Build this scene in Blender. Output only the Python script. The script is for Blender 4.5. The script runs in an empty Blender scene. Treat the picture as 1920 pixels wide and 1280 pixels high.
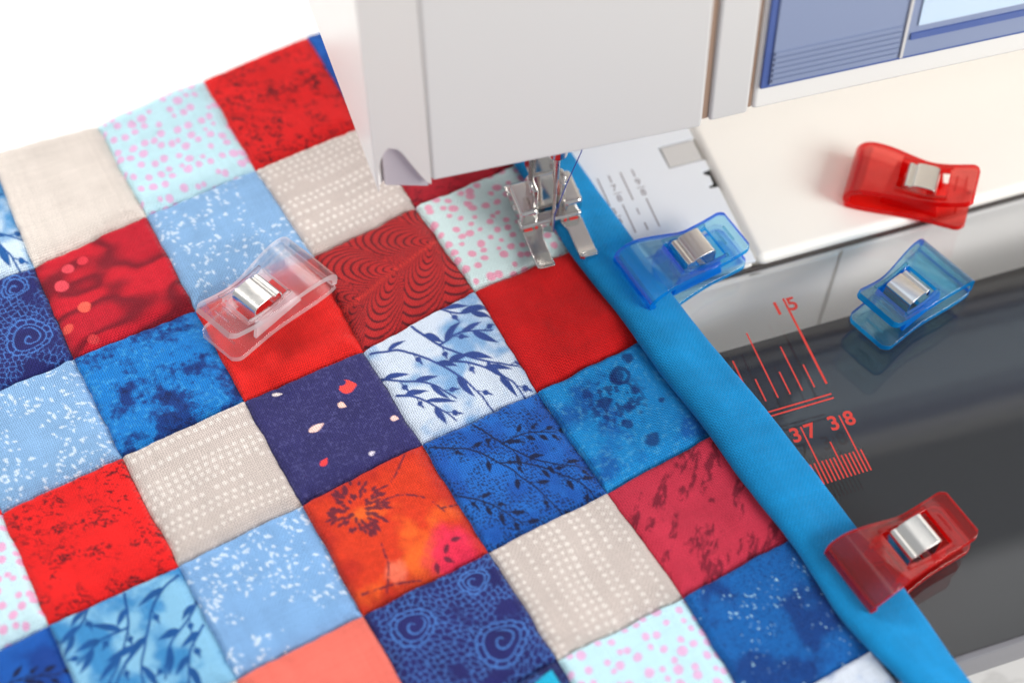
import bpy, bmesh, math
import numpy as np
from mathutils import Matrix, Vector

# ------------------------------------------------------------------ camera, world, lights
MM = 0.001
sc = bpy.context.scene
COL = sc.collection
cam_d = bpy.data.cameras.new('camera')
cam = bpy.data.objects.new('camera', cam_d)
COL.objects.link(cam)
cam_d.sensor_fit = 'HORIZONTAL'
cam_d.sensor_width = 36.0
cam_d.lens = 36.0 * 3107.5 / 1920.0
cam_d.clip_start = 0.01
cam_d.clip_end = 50.0
Rm = Matrix(((0.94732061, 0.25933824, -0.18795568),
             (-0.31974949, 0.79974335, -0.50810514),
             (0.01854522, 0.54143721, 0.84053663))).to_4x4()
cam.matrix_world = Matrix.Translation(Vector((-144.04, -170.315, 338.78)) * MM) @ Rm
cam_d.dof.use_dof = True
cam_d.dof.focus_distance = 0.392
cam_d.dof.aperture_fstop = 6.3
sc.camera = cam

world = bpy.data.worlds.new('World')
sc.world = world
world.use_nodes = True
bg = world.node_tree.nodes['Background']
bg.inputs[0].default_value = (0.93, 0.96, 1.0, 1)
bg.inputs[1].default_value = 0.40

def area_light(name, loc, target, size, power, color):
    d = bpy.data.lights.new(name, 'AREA')
    d.shape = 'RECTANGLE'
    d.size, d.size_y = size
    d.energy = power
    d.color = color
    o = bpy.data.objects.new(name, d)
    COL.objects.link(o)
    o.location = loc
    o.rotation_euler = (Vector(target) - Vector(loc)).to_track_quat('-Z', 'Y').to_euler()
    return o
area_light('key_softbox', (-0.42, 0.62, 0.62), (-0.06, 0.03, 0), (0.30, 0.30), 8.4, (1.0, 0.97, 0.93))
area_light('front_softbox', (0.62, -0.55, 0.50), (0.02, 0.06, 0), (0.5, 0.4), 9.5, (1.0, 0.98, 0.95))

area_light('top_softbox', (0.35, 0.03, 0.75), (0.35, 0.03, 0), (0.50, 0.36), 0.45, (1.0, 0.99, 0.98))

vs = sc.view_settings
vs.view_transform = 'Standard'
vs.look = 'None'
vs.exposure = 0.14
vs.gamma = 1.0
vs.use_curve_mapping = False
sc.cycles.use_denoising = True
sc.cycles.max_bounces = 16
sc.cycles.transmission_bounces = 14
sc.cycles.transparent_max_bounces = 24
sc.cycles.sample_clamp_indirect = 6.0

# ------------------------------------------------------------------ helpers
def lin(r, g, b):
    f = lambda c: (c / 255.0 / 12.92) if c <= 10.3 else ((c / 255.0 + 0.055) / 1.055) ** 2.4
    return np.array([f(r), f(g), f(b)])

def new_mat(name):
    m = bpy.data.materials.new(name)
    m.use_nodes = True
    nt = m.node_tree
    return m, nt, nt.nodes['Principled BSDF']

def plastic(name, rgb, rough=0.35, spec=0.5, grain=0.0):
    m, nt, b = new_mat(name)
    b.inputs['Base Color'].default_value = (*lin(*rgb), 1)
    b.inputs['Roughness'].default_value = rough
    b.inputs['Specular IOR Level'].default_value = spec
    if grain:
        n = nt.nodes.new('ShaderNodeTexNoise')
        n.inputs['Scale'].default_value = 2500
        tc = nt.nodes.new('ShaderNodeTexCoord')
        nt.links.new(tc.outputs['Object'], n.inputs['Vector'])
        bp = nt.nodes.new('ShaderNodeBump')
        bp.inputs['Strength'].default_value = grain
        bp.inputs['Distance'].default_value = 0.0001
        nt.links.new(n.outputs['Fac'], bp.inputs['Height'])
        nt.links.new(bp.outputs['Normal'], b.inputs['Normal'])
    return m

def metal(name, rgb, rough=0.25):
    m, nt, b = new_mat(name)
    b.inputs['Base Color'].default_value = (*lin(*rgb), 1)
    b.inputs['Metallic'].default_value = 1.0
    tc = nt.nodes.new('ShaderNodeTexCoord')
    n = nt.nodes.new('ShaderNodeTexNoise')
    n.inputs['Scale'].default_value = 900
    mr = nt.nodes.new('ShaderNodeMapRange')
    mr.inputs[3].default_value = rough * 0.75
    mr.inputs[4].default_value = rough * 1.3
    nt.links.new(tc.outputs['Object'], n.inputs['Vector'])
    nt.links.new(n.outputs['Fac'], mr.inputs[0])
    nt.links.new(mr.outputs[0], b.inputs['Roughness'])
    return m

def clear_plastic(name, tint, body, density, cloud):
    """moulded transparent plastic: tinted refracting skin, deeper colour through its edges, a little cloudiness"""
    m, nt, b = new_mat(name)
    out = nt.nodes['Material Output']
    nt.nodes.remove(b)
    tr = nt.nodes.new('ShaderNodeBsdfTransparent')
    tr.inputs[0].default_value = (*tint, 1)
    rf = nt.nodes.new('ShaderNodeBsdfRefraction')
    rf.inputs[0].default_value = (*tint, 1)
    rf.inputs['Roughness'].default_value = 0.0
    rf.inputs['IOR'].default_value = 1.45
    m1 = nt.nodes.new('ShaderNodeMixShader')
    m1.inputs[0].default_value = 0.40
    nt.links.new(tr.outputs[0], m1.inputs[1])
    nt.links.new(rf.outputs[0], m1.inputs[2])
    gl = nt.nodes.new('ShaderNodeBsdfGlossy')
    gl.inputs[0].default_value = (1, 1, 1, 1)
    gl.inputs['Roughness'].default_value = 0.02
    lw = nt.nodes.new('ShaderNodeLayerWeight')
    lw.inputs['Blend'].default_value = 0.36
    mx = nt.nodes.new('ShaderNodeMixShader')
    geo = nt.nodes.new('ShaderNodeNewGeometry')
    mf = nt.nodes.new('ShaderNodeMix')
    mf.inputs[3].default_value = 0.03
    nt.links.new(geo.outputs['Backfacing'], mf.inputs[0])
    nt.links.new(lw.outputs['Fresnel'], mf.inputs[2])
    nt.links.new(mf.outputs[0], mx.inputs[0])
    nt.links.new(m1.outputs[0], mx.inputs[1])
    nt.links.new(gl.outputs[0], mx.inputs[2])
    tl = nt.nodes.new('ShaderNodeBsdfTranslucent')
    tl.inputs[0].default_value = (*lin(*body), 1)
    df = nt.nodes.new('ShaderNodeBsdfDiffuse')
    df.inputs[0].default_value = (*lin(*body), 1)
    m2 = nt.nodes.new('ShaderNodeMixShader')
    nt.links.new(tl.outputs[0], m2.inputs[1])
    nt.links.new(df.outputs[0], m2.inputs[2])
    m3 = nt.nodes.new('ShaderNodeMixShader')
    m3.inputs[0].default_value = cloud
    nt.links.new(mx.outputs[0], m3.inputs[1])
    nt.links.new(m2.outputs[0], m3.inputs[2])
    nt.links.new(m3.outputs[0], out.inputs['Surface'])
    if density:
        va = nt.nodes.new('ShaderNodeVolumeAbsorption')
        va.inputs['Color'].default_value = (*lin(*body), 1)
        va.inputs['Density'].default_value = density
        nt.links.new(va.outputs[0], out.inputs['Volume'])
    return m

def sheet_acrylic(name):
    m, nt, b = new_mat(name)
    out = nt.nodes['Material Output']
    nt.nodes.remove(b)
    tr = nt.nodes.new('ShaderNodeBsdfTransparent')
    tr.inputs[0].default_value = (0.94, 0.945, 0.955, 1)
    gl = nt.nodes.new('ShaderNodeBsdfGlossy')
    gl.inputs['Roughness'].default_value = 0.01
    gl.inputs[0].default_value = (1, 1, 1, 1)
    fr = nt.nodes.new('ShaderNodeFresnel')
    fr.inputs[0].default_value = 1.49
    geo = nt.nodes.new('ShaderNodeNewGeometry')
    mixf = nt.nodes.new('ShaderNodeMix')
    mixf.inputs[3].default_value = 0.04
    nt.links.new(geo.outputs['Backfacing'], mixf.inputs[0])
    nt.links.new(fr.outputs[0], mixf.inputs[2])
    mx = nt.nodes.new('ShaderNodeMixShader')
    nt.links.new(mixf.outputs[0], mx.inputs[0])
    nt.links.new(tr.outputs[0], mx.inputs[1])
    nt.links.new(gl.outputs[0], mx.inputs[2])
    nt.links.new(mx.outputs[0], out.inputs['Surface'])
    return m

def math_node(nt, op, a, b=None):
    n = nt.nodes.new('ShaderNodeMath')
    n.operation = op
    for k, v in enumerate((a, b)):
        if v is None:
            continue
        if isinstance(v, (int, float)):
            n.inputs[k].default_value = v
        else:
            nt.links.new(v, n.inputs[k])
    return n.outputs[0]

def fabric(name, pitch=0.5, rgb=None, bump=0.55):
    """woven cotton: print colour from the 'print' attribute, threads from the UV map (in mm)"""
    m, nt, b = new_mat(name)
    uv = nt.nodes.new('ShaderNodeUVMap')
    uv.uv_map = 'UVMap'
    sep = nt.nodes.new('ShaderNodeSeparateXYZ')
    nt.links.new(uv.outputs[0], sep.inputs[0])
    wob = nt.nodes.new('ShaderNodeTexNoise')
    wob.inputs['Scale'].default_value = 0.35
    nt.links.new(uv.outputs[0], wob.inputs['Vector'])
    wv = math_node(nt, 'MULTIPLY', wob.outputs['Fac'], 1.2)
    X = math_node(nt, 'ADD', math_node(nt, 'DIVIDE', sep.outputs[0], pitch), wv)
    Y = math_node(nt, 'ADD', math_node(nt, 'DIVIDE', sep.outputs[1], pitch), wv)
    cx = math_node(nt, 'ABSOLUTE', math_node(nt, 'SINE', math_node(nt, 'MULTIPLY', X, math.pi)))
    cy = math_node(nt, 'ABSOLUTE', math_node(nt, 'SINE', math_node(nt, 'MULTIPLY', Y, math.pi)))
    fx = math_node(nt, 'FLOOR', X)
    fy = math_node(nt, 'FLOOR', Y)
    chk = math_node(nt, 'FLOORED_MODULO', math_node(nt, 'ADD', fx, fy), 2.0)
    a1 = math_node(nt, 'MULTIPLY', cx, chk)
    a2 = math_node(nt, 'MULTIPLY', cy, math_node(nt, 'SUBTRACT', 1.0, chk))
    h = math_node(nt, 'ADD', a1, a2)
    # thread to thread variation
    wn = nt.nodes.new('ShaderNodeTexWhiteNoise')
    wn.noise_dimensions = '2D'
    cmb = nt.nodes.new('ShaderNodeCombineXYZ')
    nt.links.new(math_node(nt, 'MULTIPLY', fx, chk), cmb.inputs[0])
    nt.links.new(math_node(nt, 'MULTIPLY', fy, math_node(nt, 'SUBTRACT', 1.0, chk)), cmb.inputs[1])
    nt.links.new(cmb.outputs[0], wn.inputs['Vector'])
    var = math_node(nt, 'MULTIPLY', math_node(nt, 'SUBTRACT', wn.outputs['Value'], 0.5), 0.10)
    fac = math_node(nt, 'ADD', math_node(nt, 'ADD', math_node(nt, 'MULTIPLY', h, 0.62), 0.53), var)
    if rgb is None:
        at = nt.nodes.new('ShaderNodeAttribute')
        at.attribute_name = 'print'
        colr = at.outputs['Color']
    else:
        n2 = nt.nodes.new('ShaderNodeTexNoise')
        n2.inputs['Scale'].default_value = 0.12
        n2.inputs['Detail'].default_value = 4
        nt.links.new(uv.outputs[0], n2.inputs['Vector'])
        rp = nt.nodes.new('ShaderNodeValToRGB')
        c = lin(*rgb)
        rp.color_ramp.elements[0].position = 0.3
        rp.color_ramp.elements[1].position = 0.7
        rp.color_ramp.elements[0].color = (*(c * 0.88), 1)
        rp.color_ramp.elements[1].color = (*np.clip(c * 1.1, 0, 1), 1)
        nt.links.new(n2.outputs['Fac'], rp.inputs[0])
        colr = rp.outputs[0]
    vm = nt.nodes.new('ShaderNodeVectorMath')
    vm.operation = 'SCALE'
    nt.links.new(colr, vm.inputs[0])
    nt.links.new(fac, vm.inputs['Scale'])
    nt.links.new(vm.outputs[0], b.inputs['Base Color'])
    bp = nt.nodes.new('ShaderNodeBump')
    bp.inputs['Strength'].default_value = bump
    bp.inputs['Distance'].default_value = 0.00012
    nt.links.new(h, bp.inputs['Height'])
    nt.links.new(bp.outputs['Normal'], b.inputs['Normal'])
    b.inputs['Roughness'].default_value = 0.85
    b.inputs['Specular IOR Level'].default_value = 0.2
    b.inputs['Sheen Weight'].default_value = 0.08
    b.inputs['Sheen Roughness'].default_value = 0.5
    return m

def obj(name, verts, faces, mat, parent=None, smooth=False, bevel=0.0, seg=2):
    me = bpy.data.meshes.new(name)
    me.from_pydata([tuple(c * MM for c in v) for v in verts], [], faces)
    bm = bmesh.new()
    bm.from_mesh(me)
    bmesh.ops.recalc_face_normals(bm, faces=bm.faces)
    bm.to_mesh(me)
    bm.free()
    me.materials.append(mat)
    o = bpy.data.objects.new(name, me)
    COL.objects.link(o)
    if parent:
        o.parent = parent
    if bevel:
        md = o.modifiers.new('bevel', 'BEVEL')
        md.width = bevel * MM
        md.segments = seg
        md.limit_method = 'ANGLE'
        md.angle_limit = math.radians(35)
        smooth = True
    if smooth:
        for p in me.polygons:
            p.use_smooth = True
        if bevel:
            md.harden_normals = True
    return o

def box(x0, x1, y0, y1, z0, z1):
    v = [(x, y, z) for z in (z0, z1) for (x, y) in ((x0, y0), (x1, y0), (x1, y1), (x0, y1))]
    f = [(0, 1, 2, 3), (4, 5, 6, 7), (0, 1, 5, 4), (1, 2, 6, 5), (2, 3, 7, 6), (3, 0, 4, 7)]
    return v, f

def prism(poly, z0, z1):
    """vertical prism of a plan polygon"""
    n = len(poly)
    v = [(x, y, z0) for x, y in poly] + [(x, y, z1) for x, y in poly]
    f = [tuple(range(n)), tuple(range(n, 2 * n))] + [(k, (k + 1) % n, n + (k + 1) % n, n + k) for k in range(n)]
    return v, f

def join(*parts):
    V, F = [], []
    for v, f in parts:
        b = len(V)
        V += list(v)
        F += [tuple(b + k for k in q) for q in f]
    return V, F

def tube(pts, rad, n=10):
    pts = [Vector(p) for p in pts]
    rs = rad if isinstance(rad, (list, tuple)) else [rad] * len(pts)
    V, F = [], []
    for k, p in enumerate(pts):
        d = (pts[min(k + 1, len(pts) - 1)] - pts[max(k - 1, 0)]).normalized()
        a = d.orthogonal().normalized() if abs(d.z) > 0.9 else d.cross(Vector((0, 0, 1))).normalized()
        if abs(d.z) > 0.9:
            a = Vector((1, 0, 0)) - d * d.x
            a.normalize()
        b = d.cross(a)
        for q in range(n):
            t = 2 * math.pi * q / n
            V.append(tuple(p + (a * math.cos(t) + b * math.sin(t)) * rs[k]))
    for k in range(len(pts) - 1):
        for q in range(n):
            F.append((k * n + q, k * n + (q + 1) % n, (k + 1) * n + (q + 1) % n, (k + 1) * n + q))
    F += [tuple(range(n)), tuple(range((len(pts) - 1) * n, len(pts) * n))]
    return V, F

def empty(name, loc=(0, 0, 0), rz=0.0):
    o = bpy.data.objects.new(name, None)
    COL.objects.link(o)
    o.location = Vector(loc) * MM
    o.rotation_euler = (0, 0, rz)
    o.empty_display_size = 0.01
    return o

def tag(o, label, cat, group=None):
    o['label'] = label
    o['category'] = cat
    if group:
        o['group'] = group
    return o

def spline(pts, n):
    """Catmull-Rom resample of a polyline"""
    P = np.array(pts, float)
    P = np.vstack([2 * P[0] - P[1], P, 2 * P[-1] - P[-2]])
    seg = np.linalg.norm(np.diff(P[1:-1], axis=0), axis=1)
    cum = np.concatenate([[0], np.cumsum(seg)])
    out = []
    for s in np.linspace(0, cum[-1], n):
        k = min(np.searchsorted(cum, s, 'right') - 1, len(seg) - 1)
        t = (s - cum[k]) / seg[k]
        a, b, c, d = P[k], P[k + 1], P[k + 2], P[k + 3]
        out.append(0.5 * ((2 * b) + (c - a) * t + (2 * a - 5 * b + 4 * c - d) * t ** 2 + (3 * b - a - 3 * c + d) * t ** 3))
    return np.array(out)

# numpy noise ------------------------------------------------------
def _hash(ix, iy, seed):
    h = (ix.astype(np.int64) * 374761393 + iy.astype(np.int64) * 668265263 + seed * 974711) & 0x7fffffff
    h = ((h ^ (h >> 13)) * 1274126177) & 0x7fffffff
    return ((h ^ (h >> 16)) & 0xffff) / 65535.0

def vnoise(x, y, seed=0):
    ix, iy = np.floor(x), np.floor(y)
    fx, fy = x - ix, y - iy
    fx = fx * fx * (3 - 2 * fx)
    fy = fy * fy * (3 - 2 * fy)
    a = _hash(ix, iy, seed); b = _hash(ix + 1, iy, seed)
    c = _hash(ix, iy + 1, seed); d = _hash(ix + 1, iy + 1, seed)
    return (a * (1 - fx) + b * fx) * (1 - fy) + (c * (1 - fx) + d * fx) * fy

def fbm(x, y, seed=0, octv=4, gain=0.5):
    s, a, t = 0, 1.0, 0
    for k in range(octv):
        s = s + a * vnoise(x * 2 ** k + 17.3 * k, y * 2 ** k - 9.1 * k, seed + 31 * k)
        t += a
        a *= gain
    return s / t

def smooth(e0, e1, x):
    t = np.clip((x - e0) / (e1 - e0), 0, 1)
    return t * t * (3 - 2 * t)

def voronoi(x, y, seed=0, jit=0.9):
    ix, iy = np.floor(x), np.floor(y)
    f1 = np.full(x.shape, 9.0); f2 = f1.copy()
    idv = np.zeros(x.shape)
    for dx in (-1, 0, 1):
        for dy in (-1, 0, 1):
            cx, cy = ix + dx, iy + dy
            px = cx + 0.5 + jit * (_hash(cx, cy, seed) - 0.5)
            py = cy + 0.5 + jit * (_hash(cx, cy, seed + 7) - 0.5)
            d = np.hypot(x - px, y - py)
            nearer = d < f1
            f2 = np.where(nearer, f1, np.minimum(f2, d))
            idv = np.where(nearer, _hash(cx, cy, seed + 13), idv)
            f1 = np.where(nearer, d, f1)
    return f1, f2, idv

def mixc(base, col, m):
    return base * (1 - m[..., None]) + np.asarray(col) * m[..., None]

def seg_mask(u, v, a, b, w0, w1, soft=0.12):
    ax, ay = a; bx, by = b
    dx, dy = bx - ax, by - ay
    L2 = dx * dx + dy * dy + 1e-9
    t = np.clip(((u - ax) * dx + (v - ay) * dy) / L2, 0, 1)
    d = np.hypot(u - ax - t * dx, v - ay - t * dy)
    w = w0 + (w1 - w0) * t
    return 1 - smooth(w - soft, w + soft, d)

def leaf_mask(u, v, x, y, ang, ln, wd, bend=0.0, soft=0.12):
    c, s = math.cos(ang), math.sin(ang)
    p = ((u - x) * c + (v - y) * s) / ln
    q = -(u - x) * s + (v - y) * c
    pc = np.clip(p, 0, 1)
    q = q - bend * ln * pc * pc
    w = wd * np.sin(math.pi * pc ** 0.75)
    return (1 - smooth(w - soft, w + soft, np.abs(q))) * (p > 0) * (p < 1)

def stem_mask(u, v, pts, w0, w1):
    m = np.zeros(u.shape)
    n = len(pts) - 1
    for k in range(n):
        a = w0 + (w1 - w0) * k / n
        b = w0 + (w1 - w0) * (k + 1) / n
        m = np.maximum(m, seg_mask(u, v, pts[k], pts[k + 1], a, b))
    return m

# ------------------------------------------------------------------ fabric prints (u, v in mm)
A = lambda *c: lin(*c)

def p_cream(u, v, s):
    c = np.broadcast_to(A(218, 208, 200), u.shape + (3,)).copy()
    return c * (0.95 + 0.08 * fbm(u / 6, v / 6, s))[..., None]

def p_dots(u, v, s, base=(190, 226, 236), dot=(224, 172, 212)):
    c = np.broadcast_to(A(*base), u.shape + (3,)).copy()
    f1, f2, idv = voronoi(u / 3.3 + 0.2 * fbm(u / 4, v / 4, s), v / 3.3, s, 0.7)
    r = 0.19 + 0.17 * idv
    return mixc(c, A(*dot), (1 - smooth(r - 0.05, r + 0.05, f1)) * 0.9)

def p_redtex(u, v, s, base=(212, 22, 24), dark=(72, 8, 20), amt=0.92, freq=4.2):
    c = np.broadcast_to(A(*base), u.shape + (3,)).copy()
    c = c * (0.85 + 0.3 * fbm(u / 7, v / 7, s + 3))[..., None]
    w = fbm(u / freq, v / freq, s, 4)
    n = fbm(u / freq * 1.3 + 3 * w, v / freq * 2.2 + 3 * w, s + 5, 5, 0.65)
    ridge = 1 - np.abs(n - 0.5) * 2
    g = fbm(u * 1.6, v * 1.6, s + 9, 2)
    m = smooth(0.86, 0.96, ridge) * smooth(0.38, 0.55, w) * smooth(0.3, 0.5, g)
    return mixc(c, A(*dark), m * amt)

def p_sprinkle(u, v, s, base=(128, 168, 210)):
    c = np.broadcast_to(A(*base), u.shape + (3,)).copy()
    c = c * (0.9 + 0.2 * fbm(u / 5, v / 5, s))[..., None]
    m = np.zeros(u.shape)
    rng = np.random.RandomState(s + 100)
    den = fbm(u / 7, v / 7, s + 3)
    for k in range(430):
        x, y = rng.uniform(-1, 33, 2)
        if fbm(np.array([x / 7]), np.array([y / 7]), s + 3)[0] < 0.42:
            continue
        a = rng.choice([0.9, 1.2, -0.2, 0.2, 1.6]) + rng.normal(0, 0.25)
        L = rng.choice([0.1, 0.2, 0.5, 0.9, 1.3])
        m = np.maximum(m, leaf_mask(u, v, x, y, a, L + 0.4, 0.16 + 0.20 * min(L, 1), 0, 0.14))
    return mixc(c, A(222, 235, 247), m * 0.68)

def p_beige(u, v, s, base=(196, 184, 178), rot=False):
    c = np.broadcast_to(A(*base), u.shape + (3,)).copy()
    c = c * (0.92 + 0.16 * fbm(u / 9, v / 9, s))[..., None]
    if rot:
        u, v = v, u
    m = np.zeros(u.shape)
    rng = np.random.RandomState(s)
    y = 0.8
    while y < 34:
        ph = rng.uniform(0, 1.5)
        pit = 1.95
        yy = v - y - 0.35 * np.sin(u / 8 + s)
        du = (u + ph) / pit
        du = (du - np.round(du)) * pit
        keep = vnoise(np.round((u + ph) / pit) * 0.37, np.full(u.shape, y), s + 2) > 0.18
        r = 0.50 + 0.10 * rng.uniform(-1, 1)
        d = (np.abs(du) ** 2.6 + np.abs(yy) ** 2.6) ** (1 / 2.6)
        m = np.maximum(m, (1 - smooth(r - 0.16, r + 0.16, d)) * keep)
        y += rng.choice([1.7, 1.8, 2.0, 2.8, 3.8])
    return mixc(c, A(234, 228, 222), m * 0.62)

def p_darkred(u, v, s):
    n = fbm(u / 15 + 0.5 * fbm(u / 11, v / 11, s), v / 8, s + 1, 2)
    c = mixc(np.broadcast_to(A(182, 18, 40), u.shape + (3,)), A(122, 12, 32), smooth(0.36, 0.60, n))
    c = mixc(c, A(196, 22, 42), smooth(0.60, 0.72, n))
    for (x, y, r, col) in ((7.5, 5.5, 1.5, (222, 70, 84)), (11.6, 5.0, 1.3, (214, 50, 66)), (4.2, 9.8, 1.7, (222, 70, 84)),
                           (7.2, 18.5, 1.6, (236, 92, 76)), (1.5, 22.5, 1.4, (225, 80, 70)), (6.0, 28.5, 1.3, (205, 55, 60))):
        d = np.hypot(u - x, v - y) + 0.3 * (fbm(u, v, 5) - 0.5)
        c = mixc(c, A(*col), 1 - smooth(r - 0.15, r + 0.15, d))
    return c * (0.9 + 0.2 * fbm(u / 1.2, v / 1.2, s + 4))[..., None]

def p_lace(u, v, s):
    c = np.broadcast_to(A(32, 34, 98), u.shape + (3,)).copy()
    c = c * (0.8 + 0.4 * fbm(u / 4, v / 4, s))[..., None]
    wu = u + 1.5 * np.sin(v / 5.0) ; wv = v + 1.5 * np.sin(u / 4.3)
    f1, f2, idv = voronoi(wu / 1.5, wv / 1.5, s, 0.8)
    e = 1 - smooth(0.06, 0.2, f2 - f1)
    zone = smooth(0.28, 0.42, fbm(u / 5.5, v / 5.5, s + 2, 2))
    m = e * zone * 0.85
    # scalloped paisley outlines
    for (x, y, r) in ((8, 8, 4.6), (23, 21, 5.4), (25, 5, 3.0)):
        a = np.arctan2(v - y, u - x)
        d = np.hypot(u - x, (v - y) * (1.15 + 0.3 * np.cos(a + s)))
        sc_ = r + 0.35 * np.abs(np.sin(a * r * 1.25))
        inside = d < sc_
        m = np.where(inside, 0, m)
        m = np.maximum(m, 1 - smooth(0.12, 0.3, np.abs(d - sc_)))
        bead = np.abs(np.sin(a * r * 1.25))
        m = np.maximum(m, (1 - smooth(0.1, 0.26, np.abs(d - r * 0.78))))
        m = np.maximum(m, (1 - smooth(0.12, 0.3, bead)) * (d > r * 0.78) * (d < sc_))
        spi = np.abs(np.sin((a + d * 2.3) / 2))
        m = np.maximum(m, (1 - smooth(0.14, 0.34, spi)) * (d < r * 0.62))
    return mixc(c, A(74, 126, 204), m * 0.85)

def p_blotch(u, v, s, lo=(12, 54, 124), hi=(14, 116, 194)):
    n = fbm(u / 8, v / 8, s, 6, 0.78)
    c = mixc(np.broadcast_to(A(*hi), u.shape + (3,)), A(*lo), smooth(0.40, 0.60, n))
    g = fbm(u * 1.2, v * 1.2, s + 4, 3)
    c = mixc(c, A(8, 30, 84), smooth(0.52, 0.72, n) * smooth(0.4, 0.65, g))
    return mixc(c, A(70, 165, 220), smooth(0.55, 0.75, g) * smooth(0.52, 0.4, n) * 0.4)

def p_red(u, v, s, base=(222, 30, 26)):
    c = np.broadcast_to(A(*base), u.shape + (3,)).copy()
    return c * (0.78 + 0.44 * fbm(u / 6, v / 6, s))[..., None]

def p_feather(u, v, s):
    # plumes: arcs combed away from a curved spine
    # plumes combed from a spine: nested arcs that meet along it
    d = v - (18.5 - 0.2 * u)
    best = np.full(u.shape, 1e9)
    for (x, y, ax, ay) in ((17, 15.4, -0.84, -0.54), (29, 12.9, -0.78, -0.62), (41, 10.3, -0.76, -0.65), (5, 17.6, -0.8, -0.6),
                           (16, 15.8, -0.72, 0.69), (28, 13.3, -0.66, 0.75), (40, 10.8, -0.62, 0.78), (52, 8.6, -0.6, 0.8), (4, 18.0, -0.7, 0.7)):
        p = (u - x) * ax + (v - y) * ay
        q = -(u - x) * ay + (v - y) * ax
        best = np.minimum(best, np.where(p > 0.05, (p * p + (1.7 * q) ** 2) / np.maximum(p, 0.05), 1e9))
    best = np.where(best > 1e8, np.abs(d) * 3, best)
    ln = np.abs(np.sin(np.minimum(best, 60) ** 0.95 * 1.75 + 0.5 * fbm(u / 5, v / 5, s)))
    m = 1 - smooth(0.30, 0.62, ln)
    c = np.broadcast_to(A(172, 34, 36), u.shape + (3,)).copy()
    c = c * (0.82 + 0.36 * fbm(u / 7, v / 7, s + 2))[..., None]
    c = mixc(c, A(196, 44, 40), 1 - smooth(0.3, 0.8, np.abs(d)))
    return mixc(c, A(74, 14, 26), m * 0.9)

def p_petals(u, v, s):
    c = np.broadcast_to(A(46, 44, 98), u.shape + (3,)).copy()
    c = c * (0.85 + 0.3 * fbm(u / 5, v / 5, s))[..., None]
    c = mixc(c, A(92, 92, 150), smooth(0.55, 0.8, fbm(u * 2, v * 2, s + 1, 2)) * 0.35)
    for (x, y, a, L, w, col) in ((6.2, 1.8, 0.35, 2.7, 0.45, (240, 226, 224)), (21.0, 8.2, 0.1, 4.4, 2.0, (232, 70, 66)),
                                 (19.2, 11.4, 1.0, 2.2, 0.8, (246, 200, 186)), (9.6, 15.4, -0.15, 4.2, 0.95, (246, 204, 196)),
                                 (8.0, 24.8, -0.6, 2.4, 0.9, (230, 62, 66)), (19.0, 27.6, 0.0, 1.7, 0.55, (216, 208, 224)),
                                 (27.8, 21.0, 0.6, 2.2, 0.8, (246, 204, 196))):
        c = mixc(c, A(*col), leaf_mask(u, v, x, y, a, L, w))
    d = np.hypot(u - 22.3, v - 6.9)
    return mixc(c, A(50, 48, 104), 1 - smooth(0.7, 0.9, d))

VINE = [  # stems as point lists, in a 31 mm square
    [(1, 2), (8, 6), (13, 13), (17, 21), (19, 31)],
    [(13, 1), (16, 9), (21, 16), (28, 22), (33, 25)],
    [(13, 13), (20, 17), (26, 25), (28, 32)],
    [(1, 16), (6, 21), (10, 29)],
    [(16, 9), (22, 9), (29, 12)],
    [(20, -1), (25, 4), (32, 6)],
    [(-1, 8), (3, 13), (9, 17), (13, 24)],
]

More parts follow.
